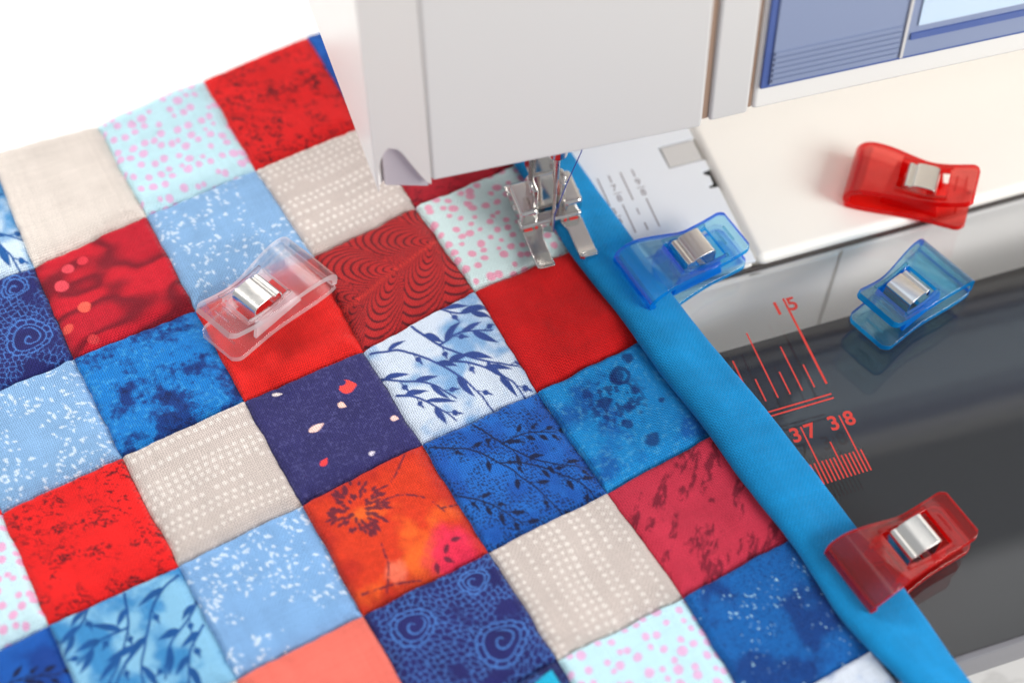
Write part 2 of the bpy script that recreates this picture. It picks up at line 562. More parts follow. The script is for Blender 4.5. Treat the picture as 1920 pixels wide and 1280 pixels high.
def p_vine(u, v, s, base=(198, 210, 226), wash=(116, 158, 202), ink=(44, 66, 130), flip=False, dots=None, thin=1.0):
    n = fbm(u / 7, v / 7, s, 4)
    c = mixc(np.broadcast_to(A(*base), u.shape + (3,)), A(*wash), smooth(0.38, 0.68, n))
    if flip:
        u = 31 - u
    m = np.zeros(u.shape)
    if dots is not None:
        f1, f2, idv = voronoi(u / 0.85, v / 0.85, s + 8, 0.6)
        m = np.maximum(m, (1 - smooth(0.2, 0.36, f1)) * smooth(0.36, 0.46, fbm(u / 3.5, v / 3.5, s + 4, 2)) * 0.95)
    rng = np.random.RandomState(s + 11)
    for st in (VINE if thin == 1.0 else VINE[:5]):
        P = spline(st, 18)
        m = np.maximum(m, stem_mask(u, v, P, 0.34 * thin, 0.22 * thin))
        for k in range(2, 17, 3 if thin == 1.0 else 2):
            x, y = P[k]
            dx, dy = P[k + 1] - P[k - 1]
            a0 = math.atan2(dy, dx)
            side = 1 if (k % 2) else -1
            if thin < 1:
                side = 1 if (k // 2) % 2 else -1
            a = a0 + side * rng.uniform(0.45, 0.8)
            L = rng.uniform(5.0, 7.5) * (0.75 if thin < 1 else 1)
            if (k % 9 == 5) if thin == 1.0 else (k % 6 == 2):
                ex, ey = x + 2.2 * math.cos(a), y + 2.2 * math.sin(a)
                m = np.maximum(m, seg_mask(u, v, (x, y), (ex, ey), 0.16 * thin, 0.12 * thin))
                r = 0.75 * (0.8 if thin < 1 else 1)
                m = np.maximum(m, 1 - smooth(r - 0.12, r + 0.12, np.hypot(u - ex, v - ey)))
                m = np.maximum(m, leaf_mask(u, v, ex, ey, a, 2.0, 0.3))
            else:
                if thin < 1:
                    ex, ey = x + 1.6 * math.cos(a), y + 1.6 * math.sin(a)
                    m = np.maximum(m, seg_mask(u, v, (x, y), (ex, ey), 0.14, 0.1))
                    m = np.maximum(m, leaf_mask(u, v, ex, ey, a, L * 0.62, 0.62, side * 0.1))
                else:
                    m = np.maximum(m, leaf_mask(u, v, x, y, a, L, rng.uniform(0.7, 0.95), side * -0.22))
    inkc = A(*ink) * (0.85 + 0.35 * fbm(u / 3, v / 3, s + 6))[..., None]
    return c * (1 - m[..., None]) + inkc * m[..., None]

def p_tie(u, v, s):
    n = fbm(u / 9, v / 9, s, 5, 0.6)
    c = mixc(np.broadcast_to(A(16, 132, 202), u.shape + (3,)), A(10, 92, 168), smooth(0.45, 0.7, n))
    c = mixc(c, A(96, 182, 224), smooth(0.55, 0.8, fbm(u * 1.5, v * 1.5, s + 3, 2)) * 0.3)
    for (x, y, r) in ((18, 6.5, 2.6), (12, 11, 2.4), (16, 15, 1.6), (9, 7, 1.4), (13.5, 18.5, 1.3), (20, 12, 1.3), (16, 25, 2.4), (23, 3, 1.8), (24, 17, 1.2)):
        d = np.hypot(u - x, v - y) + 1.6 * (fbm(u / 1.6, v / 1.6, s + 5) - 0.5)
        c = mixc(c, A(10, 46, 112), (1 - smooth(r * 0.55, r, d)) * 0.8)
    d = np.hypot(u - 19, v - 6.5) + 0.9 * (fbm(u / 1.2, v / 1.2, s + 9) - 0.5)
    c = mixc(c, A(8, 40, 104), (1 - smooth(0.35, 0.8, np.abs(d - 2.1))) * 0.75)
    g = smooth(0.5, 0.62, fbm(u / 1.1, v / 1.1, s + 12, 3)) * smooth(10, 5, np.hypot(u - 14, v - 12))
    return mixc(c, A(10, 44, 110), g * 0.75)

def p_orange(u, v, s):
    n = fbm(u / 9, v / 9, s, 4)
    c = mixc(np.broadcast_to(A(208, 54, 24), u.shape + (3,)), A(232, 96, 32), smooth(0.45, 0.7, n))
    edge = np.minimum(np.minimum(u, v), np.minimum(31 - u, 31 - v))
    c = mixc(c, A(176, 34, 24), smooth(5, 0, edge + 6 * (fbm(u / 4, v / 4, s + 1) - 0.5)) * 0.8)
    c = mixc(c, A(226, 40, 78), smooth(8, 3, np.hypot(u - 24, v - 27) + 5 * (fbm(u / 3, v / 3, s + 2) - 0.5)) * 0.9)
    c = mixc(c, A(240, 120, 92), smooth(3.5, 1.5, np.hypot(u - 11, v - 26) + 2 * (fbm(u / 2, v / 2, s) - 0.5)) * 0.7)
    c = c * (0.82 + 0.36 * fbm(u * 1.4, v * 1.4, s + 7, 3))[..., None]
    m = np.zeros(u.shape)
    rng = np.random.RandomState(3)
    for k in range(120):
        a = rng.uniform(0, 2 * math.pi)
        r = 6.2 * math.sqrt(rng.uniform(0.03, 1.0))
        x, y = 10.5 + r * math.cos(a), 7.8 + r * math.sin(a)
        m = np.maximum(m, leaf_mask(u, v, x, y, a, rng.uniform(1.2, 2.2), 0.42))
    for pts in ([(14, 9), (20, 9), (25, 13), (27, 18)], [(17, 6), (21, 5), (26, 1)], [(7, 29), (10, 24), (11, 18)], [(27, 17), (31, 17)], [(2, 27), (8, 28), (15, 30)]):
        P = spline(pts, 12)
        m = np.maximum(m, stem_mask(u, v, P, 0.30, 0.2) * smooth(0.3, 0.45, fbm(u * 1.3, v * 1.3, 4)))
    for (x, y, a) in ((25, 24.5, 0.3), (24, 25, 2.2), (22, 27.5, 0.9), (20, 28, 2.0)):
        m = np.maximum(m, leaf_mask(u, v, x, y, a, 2.6, 0.6))
    return mixc(c, A(70, 28, 52), m * 0.85)

def p_pinkred(u, v, s):
    c = np.broadcast_to(A(198, 48, 72), u.shape + (3,)).copy()
    c = c * (0.85 + 0.3 * fbm(u / 5, v / 5, s))[..., None]
    r, q = (u + v) * 0.7, (u - v) * 0.7
    n = fbm(r / 2.4, q / 6.5, s + 3, 4, 0.6)
    g = fbm(r * 2.2, q * 0.8, s + 4, 2)
    return mixc(c, A(112, 20, 42), smooth(0.53, 0.62, n) * smooth(0.25, 0.55, g) * 0.85)

def p_denim(u, v, s):
    n = fbm(u / 7, v / 7, s, 4)
    c = mixc(np.broadcast_to(A(14, 96, 172), u.shape + (3,)), A(10, 62, 132), smooth(0.4, 0.65, n))
    g = fbm(u * 2.6, v * 2.6, s + 2, 2)
    c = mixc(c, A(6, 40, 96), smooth(0.55, 0.75, g) * 0.5)
    w = fbm(u * 2.1 + 40, v * 1.4, s + 6, 2)
    return mixc(c, A(176, 220, 240), smooth(0.72, 0.86, w) * smooth(0.48, 0.62, fbm(u / 4, v / 4, s + 8)) * 0.9)

def p_salmon(u, v, s):
    return np.broadcast_to(A(232, 112, 98), u.shape + (3,)) * (0.88 + 0.24 * fbm(u / 7, v / 7, s, 4))[..., None]

def p_pale(u, v, s):
    return mixc(np.broadcast_to(A(216, 224, 236), u.shape + (3,)), A(168, 186, 216), smooth(0.45, 0.75, fbm(u / 5, v / 5, s)) * 0.8)

def p_corner(u, v, s):
    c = p_lace(u, v, s) * 0.7
    return mixc(c, A(26, 168, 206), smooth(0.2, -0.2, np.maximum(u - 28.6, (30.5 - u) * 0.16 + 1.2 - v)))

# ------------------------------------------------------------------ the setting
M_desk, nt, b = new_mat('marble_desk')
tc = nt.nodes.new('ShaderNodeTexCoord')
nz = nt.nodes.new('ShaderNodeTexNoise')
nz.inputs['Scale'].default_value = 45
nz.inputs['Detail'].default_value = 8
nz.inputs['Distortion'].default_value = 1.2
nt.links.new(tc.outputs['Object'], nz.inputs['Vector'])
rp = nt.nodes.new('ShaderNodeValToRGB')
e = rp.color_ramp.elements
e[0].position, e[0].color = 0.47, (0.84, 0.83, 0.82, 1)
e[1].position, e[1].color = 0.53, (0.84, 0.83, 0.82, 1)
k = rp.color_ramp.elements.new(0.50)
k.color = (0.70, 0.69, 0.68, 1)
nt.links.new(nz.outputs['Fac'], rp.inputs[0])
nt.links.new(rp.outputs[0], b.inputs['Base Color'])
b.inputs['Roughness'].default_value = 0.3
desk = obj('desk', *box(-1600, 1600, -900, 1500, -95, -75), M_desk)
desk['kind'] = 'structure'

M_white = plastic('white_machine_plastic', (236, 233, 228), 0.32, 0.5, 0.02)
M_cream = plastic('cream_bed_plastic', (250, 246, 239), 0.38, 0.5, 0.02)
M_grey = plastic('pale_grey_plastic', (208, 206, 204), 0.42)
M_gap = plastic('dark_gap', (150, 124, 106), 0.7)
M_steel = metal('brushed_steel', (214, 208, 200), 0.28)
M_foot = metal('nickel_foot', (222, 219, 215), 0.13)
M_plate = plastic('satin_plate', (232, 236, 242), 0.3, 0.6)
M_black = plastic('black_plastic', (24, 24, 26), 0.4)
M_mark = plastic('grey_print', (158, 152, 156), 0.6)
M_redprint = plastic('red_print', (214, 62, 52), 0.5)
M_redpaint = plastic('red_paint', (205, 24, 22), 0.4)

# ------------------------------------------------------------------ sewing machine
mach = tag(empty('sewing_machine', (0, 38, 0)), 'white sewing machine with grey needle head over the quilt and blue display panel', 'sewing machine')
PM = Matrix.Translation(Vector((0, -38, 0)) * MM)
def mpart(name, vf, mat, parent=None, **kw):
    o = obj(name, vf[0], vf[1], mat, parent or mach, **kw)
    if parent is None:
        o.matrix_local = PM
    return o

# bed right of the needle plate, and the free arm carrying the plate
bed = mpart('bed', box(-1.7, 230, 38.2, 185, -9, 0), M_cream, bevel=2.6, seg=4)
mpart('free_arm', box(-118, -2.2, 38.4, 120, -9, -1.2), M_cream, bevel=1.5, seg=3)
mpart('base_body', box(-10, 228, 38.8, 183, -74.9, -9.2), M_white)
mpart('free_arm_body', box(-116, -10.2, 38.8, 118, -74.9, -9.2), M_white)
# front panels of the base, seen through the acrylic, divided by a seam
mpart('base_panel', box(-112, 21.9, 37.6, 38.75, -74, -6.2), M_white, bevel=0.4)
mpart('base_panel', box(22.7, 226, 37.6, 38.75, -74, -5.2), M_white, bevel=0.4)
mpart('base_trim', box(-112, 226, 37.8, 38.7, -4.9, -3.2), M_grey, bevel=0.3)

mpart('gap_shade_strip', box(-112, 226, 37.3, 38.6, -3.1, -2.3), plastic('gap_shade_brown', (62, 54, 50), 0.7))  # dark strip, its colour stands in for shade between bed and table
# needle plate with its printed guide lines
npl = mpart('needle_plate', prism([(-116, 38.6), (-2.0, 38.6), (-2.0, 63.2), (-4.3, 63.4), (-4.3, 64.6), (-3.0, 64.6), (-2.8, 67.2), (-3.9, 68.0), (-4.3, 69.3),
                                   (-2.0, 69.5), (-2.0, 72.7), (-12.0, 72.7), (-12.2, 80.3), (-2.0, 80.3), (-2.0, 119.5), (-116, 119.5)], -1.1, -0.05), M_plate, bevel=0.12)
obj('button_gap_shade', *box(-12.1, -2.1, 72.75, 80.25, -1.19, -1.0), M_black, npl)  # black sheet that paints the shade in the gap round the button
obj('release_button', *box(-11.75, -2.45, 73.1, 79.9, -0.98, -0.15), M_grey, npl, bevel=0.2)
obj('latch', *box(-4.5, -1.85, 63.0, 69.7, -1.15, -0.8), M_black, npl)
zt = -0.05
for (x, y0, y1, w) in ((-31.1, 65.8, 75.3, .42), (-24.7, 65.9, 75.4, .42), (-28.0, 72.9, 75.4, .42), (-21.5, 72.9, 75.4, .42), (-27.8, 55.9, 65.4, .42),
                       (-21.3, 55.9, 65.4, .42), (-24.5, 55.8, 58.3, .42), (-18.2, 44, 53, .2), (-24.5, 44, 50, .2), (-31, 44, 54, .2)):
    obj('guide_line', *box(x - w / 2, x + w / 2, y0, y1, zt - 0.02, zt + 0.03), M_mark, npl)

def text_mesh(name, s, x, y, z, size, mat, parent, bold=0.0, rz=0.0, sx=1.0):
    cu = bpy.data.curves.new(name, 'FONT')
    cu.body = s
    cu.size = size * MM
    cu.extrude = 0.00002
    cu.offset = bold * MM
    cu.align_x = 'CENTER'
    cu.align_y = 'CENTER'
    t = bpy.data.objects.new(name, cu)
    COL.objects.link(t)
    dg = bpy.context.evaluated_depsgraph_get()
    me = bpy.data.meshes.new_from_object(t.evaluated_get(dg))
    bpy.data.objects.remove(t)
    me.transform(Matrix.Translation(Vector((x, y, z)) * MM) @ Matrix.Rotation(rz, 4, 'Z') @ Matrix.Diagonal((sx, 1, 1, 1)))
    me.materials.clear()
    me.materials.append(mat)
    o = bpy.data.objects.new(name, me)
    COL.objects.link(o)
    o.parent = parent
    return o
for (s, x, y) in (('7', -28.0, 71.0), ('8', -27.9, 67.4), ('9', -21.4, 71.0), ('8', -21.3, 67.4), ('1', -24.8, 62.0), ('3', -30.7, 63.9), ('4', -30.4, 60.5)):
    text_mesh('plate_digit', s, x, y, zt + 0.01, 2.9, M_mark, npl, 0.05)
for (x, y) in ((-27.8, 69.2), (-21.3, 69.2), (-30.5, 62.2)):
    obj('fraction_bar', *box(x - 1.1, x + 1.1, y - 0.13, y + 0.13, zt - 0.02, zt + 0.03), M_mark, npl)

# head: plan polygons leaning slightly backwards
LEAN = 0.11
def lean(vf, z0):
    return [(x, y + (z - z0) * LEAN, z) for x, y, z in vf[0]], vf[1]
ZB = 50.5
mpart('head_front_cover', lean(prism([(-83, 49), (-20.2, 45.2), (-20.2, 100), (-83, 100)], ZB, 165), ZB), M_grey, bevel=0.9, seg=4)
# side cover: chamfered corner face with an arched thread notch in its lower edge
c0, c1 = Vector((-83.1, 49.2)), Vector((-94.4, 53.6))
def on_ch(t, z):
    p = c0.lerp(c1, t)
    return (p.x, p.y + (z - ZB) * LEAN, z)
zb = 46.5
arch = [(0.97, zb), (0.93, zb + 6), (0.82, zb + 11), (0.66, zb + 13.6), (0.5, zb + 12.6), (0.34, zb + 9), (0.2, zb + 5.5), (0.06, zb + 3.2)]
arch = [tuple(p) for p in spline([arch[0], (0.95, zb + 5), (0.86, zb + 10.5), (0.7, zb + 13.6), (0.52, zb + 12.8), (0.32, zb + 8.6), (0.14, zb + 4.8), (0.03, zb + 3.2)], 28)]
ring = [(1.0, 165), (1.0, zb)] + arch + [(0.0, zb + 3.2), (0.0, 165)]
V = [on_ch(t, z) for t, z in ring]
V2 = [(x + 0.25, y + 0.8, z) for x, y, z in V]
n = len(V)
F = [tuple(range(n)), tuple(range(n, 2 * n))] + [(k, (k + 1) % n, n + (k + 1) % n, n + k) for k in range(n)]
mpart('head_corner_cover', (V + V2, F), M_white)
mpart('head_side_cover', lean(prism([(-94.4, 53.7), (-92.0, 56.0), (-92.0, 150), (-94.4, 150)], zb, 165), ZB), M_white, bevel=0.8, seg=3)
mpart('head_inner_body', lean(prism([(-83.4, 51.0), (-92.4, 54.1), (-91.9, 148), (-84, 148)], zb + 0.8, 163), ZB), plastic('mauve_grey_plastic', (202, 194, 200), 0.5))
mpart('head_rear_body', lean(prism([(-83, 100.2), (-20.2, 100.2), (-20.2, 150), (-83, 150)], ZB, 165), ZB), M_white)
# arm to the right of the head, with the display panel
mpart('arm_seam', lean(prism([(-20.1, 46.3), (-18.6, 46.3), (-18.6, 140), (-20.1, 140)], ZB + 1.4, 164), ZB), M_gap)
mpart('arm_end_panel', lean(prism([(-18.5, 45.4), (-9.0, 45.2), (-9.0, 150), (-18.5, 150)], ZB + 0.8, 165), ZB), M_grey, bevel=0.9, seg=3)
mpart('arm_groove', lean(prism([(-8.9, 46.4), (-7.9, 46.4), (-7.9, 140), (-8.9, 140)], ZB + 1.4, 164), ZB), M_gap)
arm = mpart('arm', lean(prism([(-7.8, 45.9), (150, 39.5), (150, 150), (-7.4, 150)], ZB + 0.4, 165), ZB), M_white, bevel=1.2, seg=3)
mpart('column', prism([(150.2, 45), (228, 45), (228, 180), (150.2, 180)], 0.0, 165), M_white, bevel=3, seg=3)
M_blue = plastic('blue_panel_plastic', (136, 148, 178), 0.35)
M_navy = plastic('deep_blue_edge', (74, 96, 158), 0.35)
M_lcd, nt, b = new_mat('pale_display')
b.inputs['Base Color'].default_value = (*lin(200, 220, 240), 1)
b.inputs['Roughness'].default_value = 0.12
fy = lambda x: 45.9 - (x + 7.4) * (6.4 / 157.4)
def front_slab(x0, x1, z0, z1, d0, d1):
    """slab lying on the arm's front face, from depth d0 to d1 in front of it"""
    V = []
    for dd in (d0, d1):
        for (x, z) in ((x0, z0), (x1, z0), (x1, z1), (x0, z1)):
            V.append((x, fy(x) - dd + (z - ZB) * LEAN, z))
    return V, [(0, 1, 2, 3), (4, 5, 6, 7), (0, 1, 5, 4), (1, 2, 6, 5), (2, 3, 7, 6), (3, 0, 4, 7)]
dp = obj('display_panel', *front_slab(-6.8, 140, ZB + 7.4, 150, 0.05, 0.9), M_navy, arm, bevel=0.3)
obj('panel_face', *front_slab(-4.9, 139, ZB + 8.6, 149, 0.92, 1.3), M_blue, dp)
for k in range(6):
    zz = ZB + 9.6 + k * 1.55
    obj('ridge', *front_slab(-4.6, 25.6, zz, zz + 0.8, 1.32, 1.75), M_blue, dp)
obj('divider', *front_slab(26.4, 27.1, ZB + 8.8, 148, 1.32, 1.8), M_grey, dp)
obj('display_screen', *front_slab(29.5, 120, ZB + 17.5, 120, 1.32, 1.7), M_lcd, dp)
obj('screen_bezel', *front_slab(28.2, 122, ZB + 13.6, ZB + 15.4, 1.32, 1.7), M_navy, dp)

# presser foot, shank, needle and thread
ft = mpart('presser_foot', ([], []), M_foot)
def fpart(name, vf, mat=M_foot, **kw):
    return obj(name, vf[0], vf[1], mat, ft, **kw)
def toe(x0, x1, flip):
    ys = [61.0, 58.0, 54.0, 51.0, 49.0, 47.8]
    zs = [4.7, 4.6, 4.6, 4.7, 5.3, 6.4]
    V, F = [], []
    for k, (y, z) in enumerate(zip(ys, zs)):
        a, b_ = x0, x1
        if k == 0:
            a, b_ = (x0, x1 + 1.0) if not flip else (x0 - 1.0, x1)
        if k == len(ys) - 1:
            a, b_ = x0 + 0.5, x1 - 0.5
        V += [(a, y, z), (b_, y, z), (b_, y, z + 1.25), (a, y, z + 1.25)]
    for k in range(len(ys) - 1):
        o_ = 4 * k
        for q in range(4):
            F.append((o_ + q, o_ + (q + 1) % 4, o_ + 4 + (q + 1) % 4, o_ + 4 + q))
    F += [(0, 1, 2, 3), tuple(range(len(V) - 4, len(V)))]
    return V, F
fpart('toe', toe(-56.7, -52.2, False), bevel=0.3, seg=3)
fpart('toe', toe(-45.6, -41.0, True), bevel=0.3, seg=3)
fpart('foot_bridge', join(box(-57.1, -40.8, 61.02, 64.5, 4.7, 7.4)), bevel=0.8, seg=4)
fpart('rear_plate', join(box(-56.6, -40.6, 66.5, 76.0, 4.9, 6.2)), bevel=0.5, seg=3)
fpart('side_block', box(-57.0, -51.9, 61.8, 72.4, 6.62, 11.6), bevel=1.3, seg=4)
fpart('side_block', box(-45.5, -40.4, 61.8, 72.4, 6.62, 11.6), bevel=1.3, seg=4)
fpart('cross_pin', tube([(-57.4, 66.5, 9.0), (-40.0, 66.5, 9.0)], 0.8, 12), smooth=True)
for x0 in (-53.2, -46.0):
    fpart('ankle_cheek', box(x0, x0 + 1.5, 63.8, 69.4, 6.7, 17.0), bevel=0.45, seg=3)
fpart('ankle_plate', ([(-51.6, 65.2, 7.0), (-46.1, 65.2, 7.0), (-46.1, 66.4, 7.0), (-51.6, 66.4, 7.0),
                       (-52.4, 67.4, 18.2), (-45.4, 67.4, 18.2), (-45.4, 69.4, 18.2), (-52.4, 69.4, 18.2)],
                      [(0, 1, 2, 3), (4, 5, 6, 7), (0, 1, 5, 4), (1, 2, 6, 5), (2, 3, 7, 6), (3, 0, 4, 7)]), bevel=0.3)
for x0 in (-53.6, -44.9):
    fpart('ankle_screw', tube([(x0, 67.0, 15.6), (x0 + 0.9, 67.0, 15.6)], 2.3, 20), bevel=0.3)
fpart('shank', box(-52.9, -45.6, 68.0, 72.0, 18.0, 60), bevel=0.6, seg=3)
fpart('shank_rail', tube([(-52.6, 67.4, 17.5), (-52.6, 67.4, 60)], 0.7, 12), smooth=True)
for (x0, x1, y) in ((-56.2, -54.0, 60.6), (-44.2, -42.0, 60.6)):
    fpart('red_mark', box(x0, x1, y, y + 0.55, 5.6, 5.98 + 0.02), M_redpaint)
for x in (-53.0, -49.0, -45.3):
    fpart('red_mark', box(x - 0.35, x + 0.35, 60.96, 61.3, 5.2, 6.5), M_redpaint)
needle = mpart('needle', tube([(-48.8, 60.5, 1.5), (-48.8, 60.5, 4.0), (-48.8, 60.5, 12), (-48.8, 60.5, 24), (-48.8, 60.5, 25), (-48.8, 60.5, 58)],
                              [0.08, 0.35, 0.42, 0.45, 0.75, 0.8], 14), M_steel, smooth=True)
mpart('needle_clamp', tube([(-48.8, 60.5, 34), (-48.8, 60.5, 60)], 2.4, 20), M_foot, bevel=0.4)
M_thread = plastic('blue_thread', (58, 74, 170), 0.7)
mpart('thread', tube([(-48.75, 59.9, 4.0), (-48.75, 59.95, 11.0), (-47.6, 56.5, 27), (-46.4, 52.2, 43.4), (-46.0, 51.0, 52)], 0.13, 8), M_thread, smooth=True)

# ------------------------------------------------------------------ extension table
M_acr = sheet_acrylic('clear_acrylic')
M_dark = plastic('charcoal_panel', (20, 21, 24), 0.7)
M_lip = plastic('grey_lip', (118, 117, 122), 0.45)
tab = tag(empty('extension_table', (0, -72, -12)), 'clear acrylic extension table with red ruler print over a dark panel', 'sewing table')
PT = Matrix.Translation(Vector((0, 72, 12)) * MM)
def tpart(name, vf, mat, **kw):
    o = obj(name, vf[0], vf[1], mat, tab, **kw)
    o.matrix_local = PT
    return o
top = tpart('acrylic_top', box(-260, 240, -72.4, 37.2, -5.3, -0.5), M_acr)
tpart('dark_panel', box(-259, 239, -71.0, 21.5, -13, -10.2), M_dark)
tpart('front_lip', box(-260, 240, -74.0, -72.5, -13, -0.6), M_lip, bevel=0.3)
for (x, y) in ((-250, -60), (230, -60), (-250, 20), (230, 20)):
    tpart('leg', tube([(x, y, -75), (x, y, -13.1)], 6, 16), M_lip)
zr = -0.5
def mark(x0, x1, y0, y1):
    return obj('ruler_mark', *box(x0, x1, y0, y1, zr + 0.004, zr + 0.03), M_redprint, top)
mark(-0.3, 0.3, 0, 26)
for k, L in enumerate((6.7, 13.2, 6.6, 19.4, 6.5, 13.0, 6.5)):
    x = -3.175 * (k + 1)
    mark(x - 0.19, x + 0.19, 0, L)
mark(-40, -0.1, -3.15, -2.75)
mark(-40, 0.0, -4.35, -3.95)
for k in range(0, 18):
    x = 0.1 - k
    L = -19.0
    if k == 1 or k == 11:
        L = -9.0
    elif k == 6 or k == 16:
        L = -14.9
    mark(x - 0.19, x + 0.19, -24.8, L)
for (s, x, y) in (('1', -2.6, 23.5), ('5', 1.5, 23.7), ('3', -12.9, -10.9), ('7', -9.1, -10.9), ('3', -3.0, -10.7), ('8', 1.1, -10.6)):
    text_mesh('ruler_digit', s, x, y, zr + 0.026, 5.3, M_redprint, top, 0.12)

# ------------------------------------------------------------------ quilt
QM = {(0, 0): (-144.6, 97.5), (0, 1): (-139.1, 65.8), (0, 2): (-134.1, 37.0), (0, 3): (-128.1, 6.4), (0, 4): (-122.3, -23.9),
      (1, 0): (-114.8, 103.3), (1, 1): (-107.6, 72.5), (1, 2): (-103.6, 41.9), (1, 3): (-97.7, 12.8), (1, 4): (-91.6, -18.0), (1, 5): (-85.3, -46.9),
      (2, 1): (-79.0, 79.4), (2, 2): (-72.6, 50.3), (2, 3): (-67.5, 18.0), (2, 4): (-60.9, -12.1), (2, 5): (-54.2, -41.7),
      (-1, 0): (-174.4, 90.6), (-1, 1): (-169.7, 61.1), (-1, 2): (-164.4, 31.0), (-1, 3): (-157.9, 0.1), (-1, 4): (-151.9, -29.4),
      (-2, 2): (-192.9, 25.3), (-2, 3): (-187.6, -4.9),
      (-1, -1): (-179.0, 130.0), (0, -1): (-151.0, 131.5), (1, -1): (-120.9, 138.5), (2, -1): (-90.5, 145.5)}
G = np.array([(1, i, j) for i, j in QM if j >= 0], float)
W = np.array([QM[k] for k in QM if k[1] >= 0])
co, *_ = np.linalg.lstsq(G, W, rcond=None)
def qv(i, j):
    if (i, j) in QM:
        return np.array(QM[(i, j)])
    return np.array([1, i, j], float) @ co
quilt = tag(empty('patchwork_quilt', (-90, 30, 0)), 'patchwork quilt of red, blue and beige print squares with bright blue binding', 'quilt')
PQ = Matrix.Translation(Vector((90, -30, 0)) * MM)
M_fab = fabric('printed_cotton', 0.5, bump=1.0)
Z0 = 1.15
PR = {}
def put(i, j, fn, **kw):
    PR[(i, j)] = (fn, kw)
put(-2, -1, p_vine, base=(200, 220, 236), wash=(70, 140, 196), ink=(24, 84, 150)); put(-1, -1, p_cream); put(0, -1, p_dots); put(1, -1, p_redtex); put(2, -1, p_vine, base=(24, 92, 180), wash=(16, 76, 160), ink=(14, 24, 60), thin=0.7)
put(-3, 0, p_beige); put(-2, 0, p_lace); put(-1, 0, p_darkred); put(0, 0, p_sprinkle); put(1, 0, p_beige); put(2, 0, p_redtex, base=(176, 30, 46), dark=(100, 14, 30))
put(-3, 1, p_red); put(-2, 1, p_sprinkle); put(-1, 1, p_blotch); put(0, 1, p_red); put(1, 1, p_feather); put(2, 1, p_dots, base=(206, 228, 228), dot=(232, 150, 178))
put(-3, 2, p_dots, base=(196, 226, 234), dot=(228, 160, 200)); put(-2, 2, p_redtex, base=(224, 24, 24)); put(-1, 2, p_beige); put(0, 2, p_petals); put(1, 2, p_vine); put(2, 2, p_red, base=(200, 14, 18))
put(-3, 3, p_vine, base=(18, 84, 170), wash=(12, 60, 140), ink=(12, 24, 64), thin=0.7); put(-2, 3, p_vine, base=(128, 184, 218), wash=(56, 132, 190), ink=(18, 78, 142), flip=True)
put(-1, 3, p_sprinkle, base=(122, 166, 214)); put(0, 3, p_orange); put(1, 3, p_vine, base=(26, 98, 184), wash=(18, 78, 162), ink=(14, 26, 62), dots=1, thin=0.7); put(2, 3, p_tie)
put(-3, 4, p_red); put(-2, 4, p_beige); put(-1, 4, p_salmon); put(0, 4, p_lace); put(1, 4, p_beige, rot=True); put(2, 4, p_pinkred)
put(-1, 5, p_blotch); put(0, 5, p_corner); put(1, 5, p_dots); put(2, 5, p_denim)
put(0, 6, p_red); put(1, 6, p_cream); put(2, 6, p_pale)

def gprof(t, w, p=2.3):
    d = np.minimum(t, 1 - t)
    return 1 - (1 - np.clip(d / w, 0, 1)) ** p

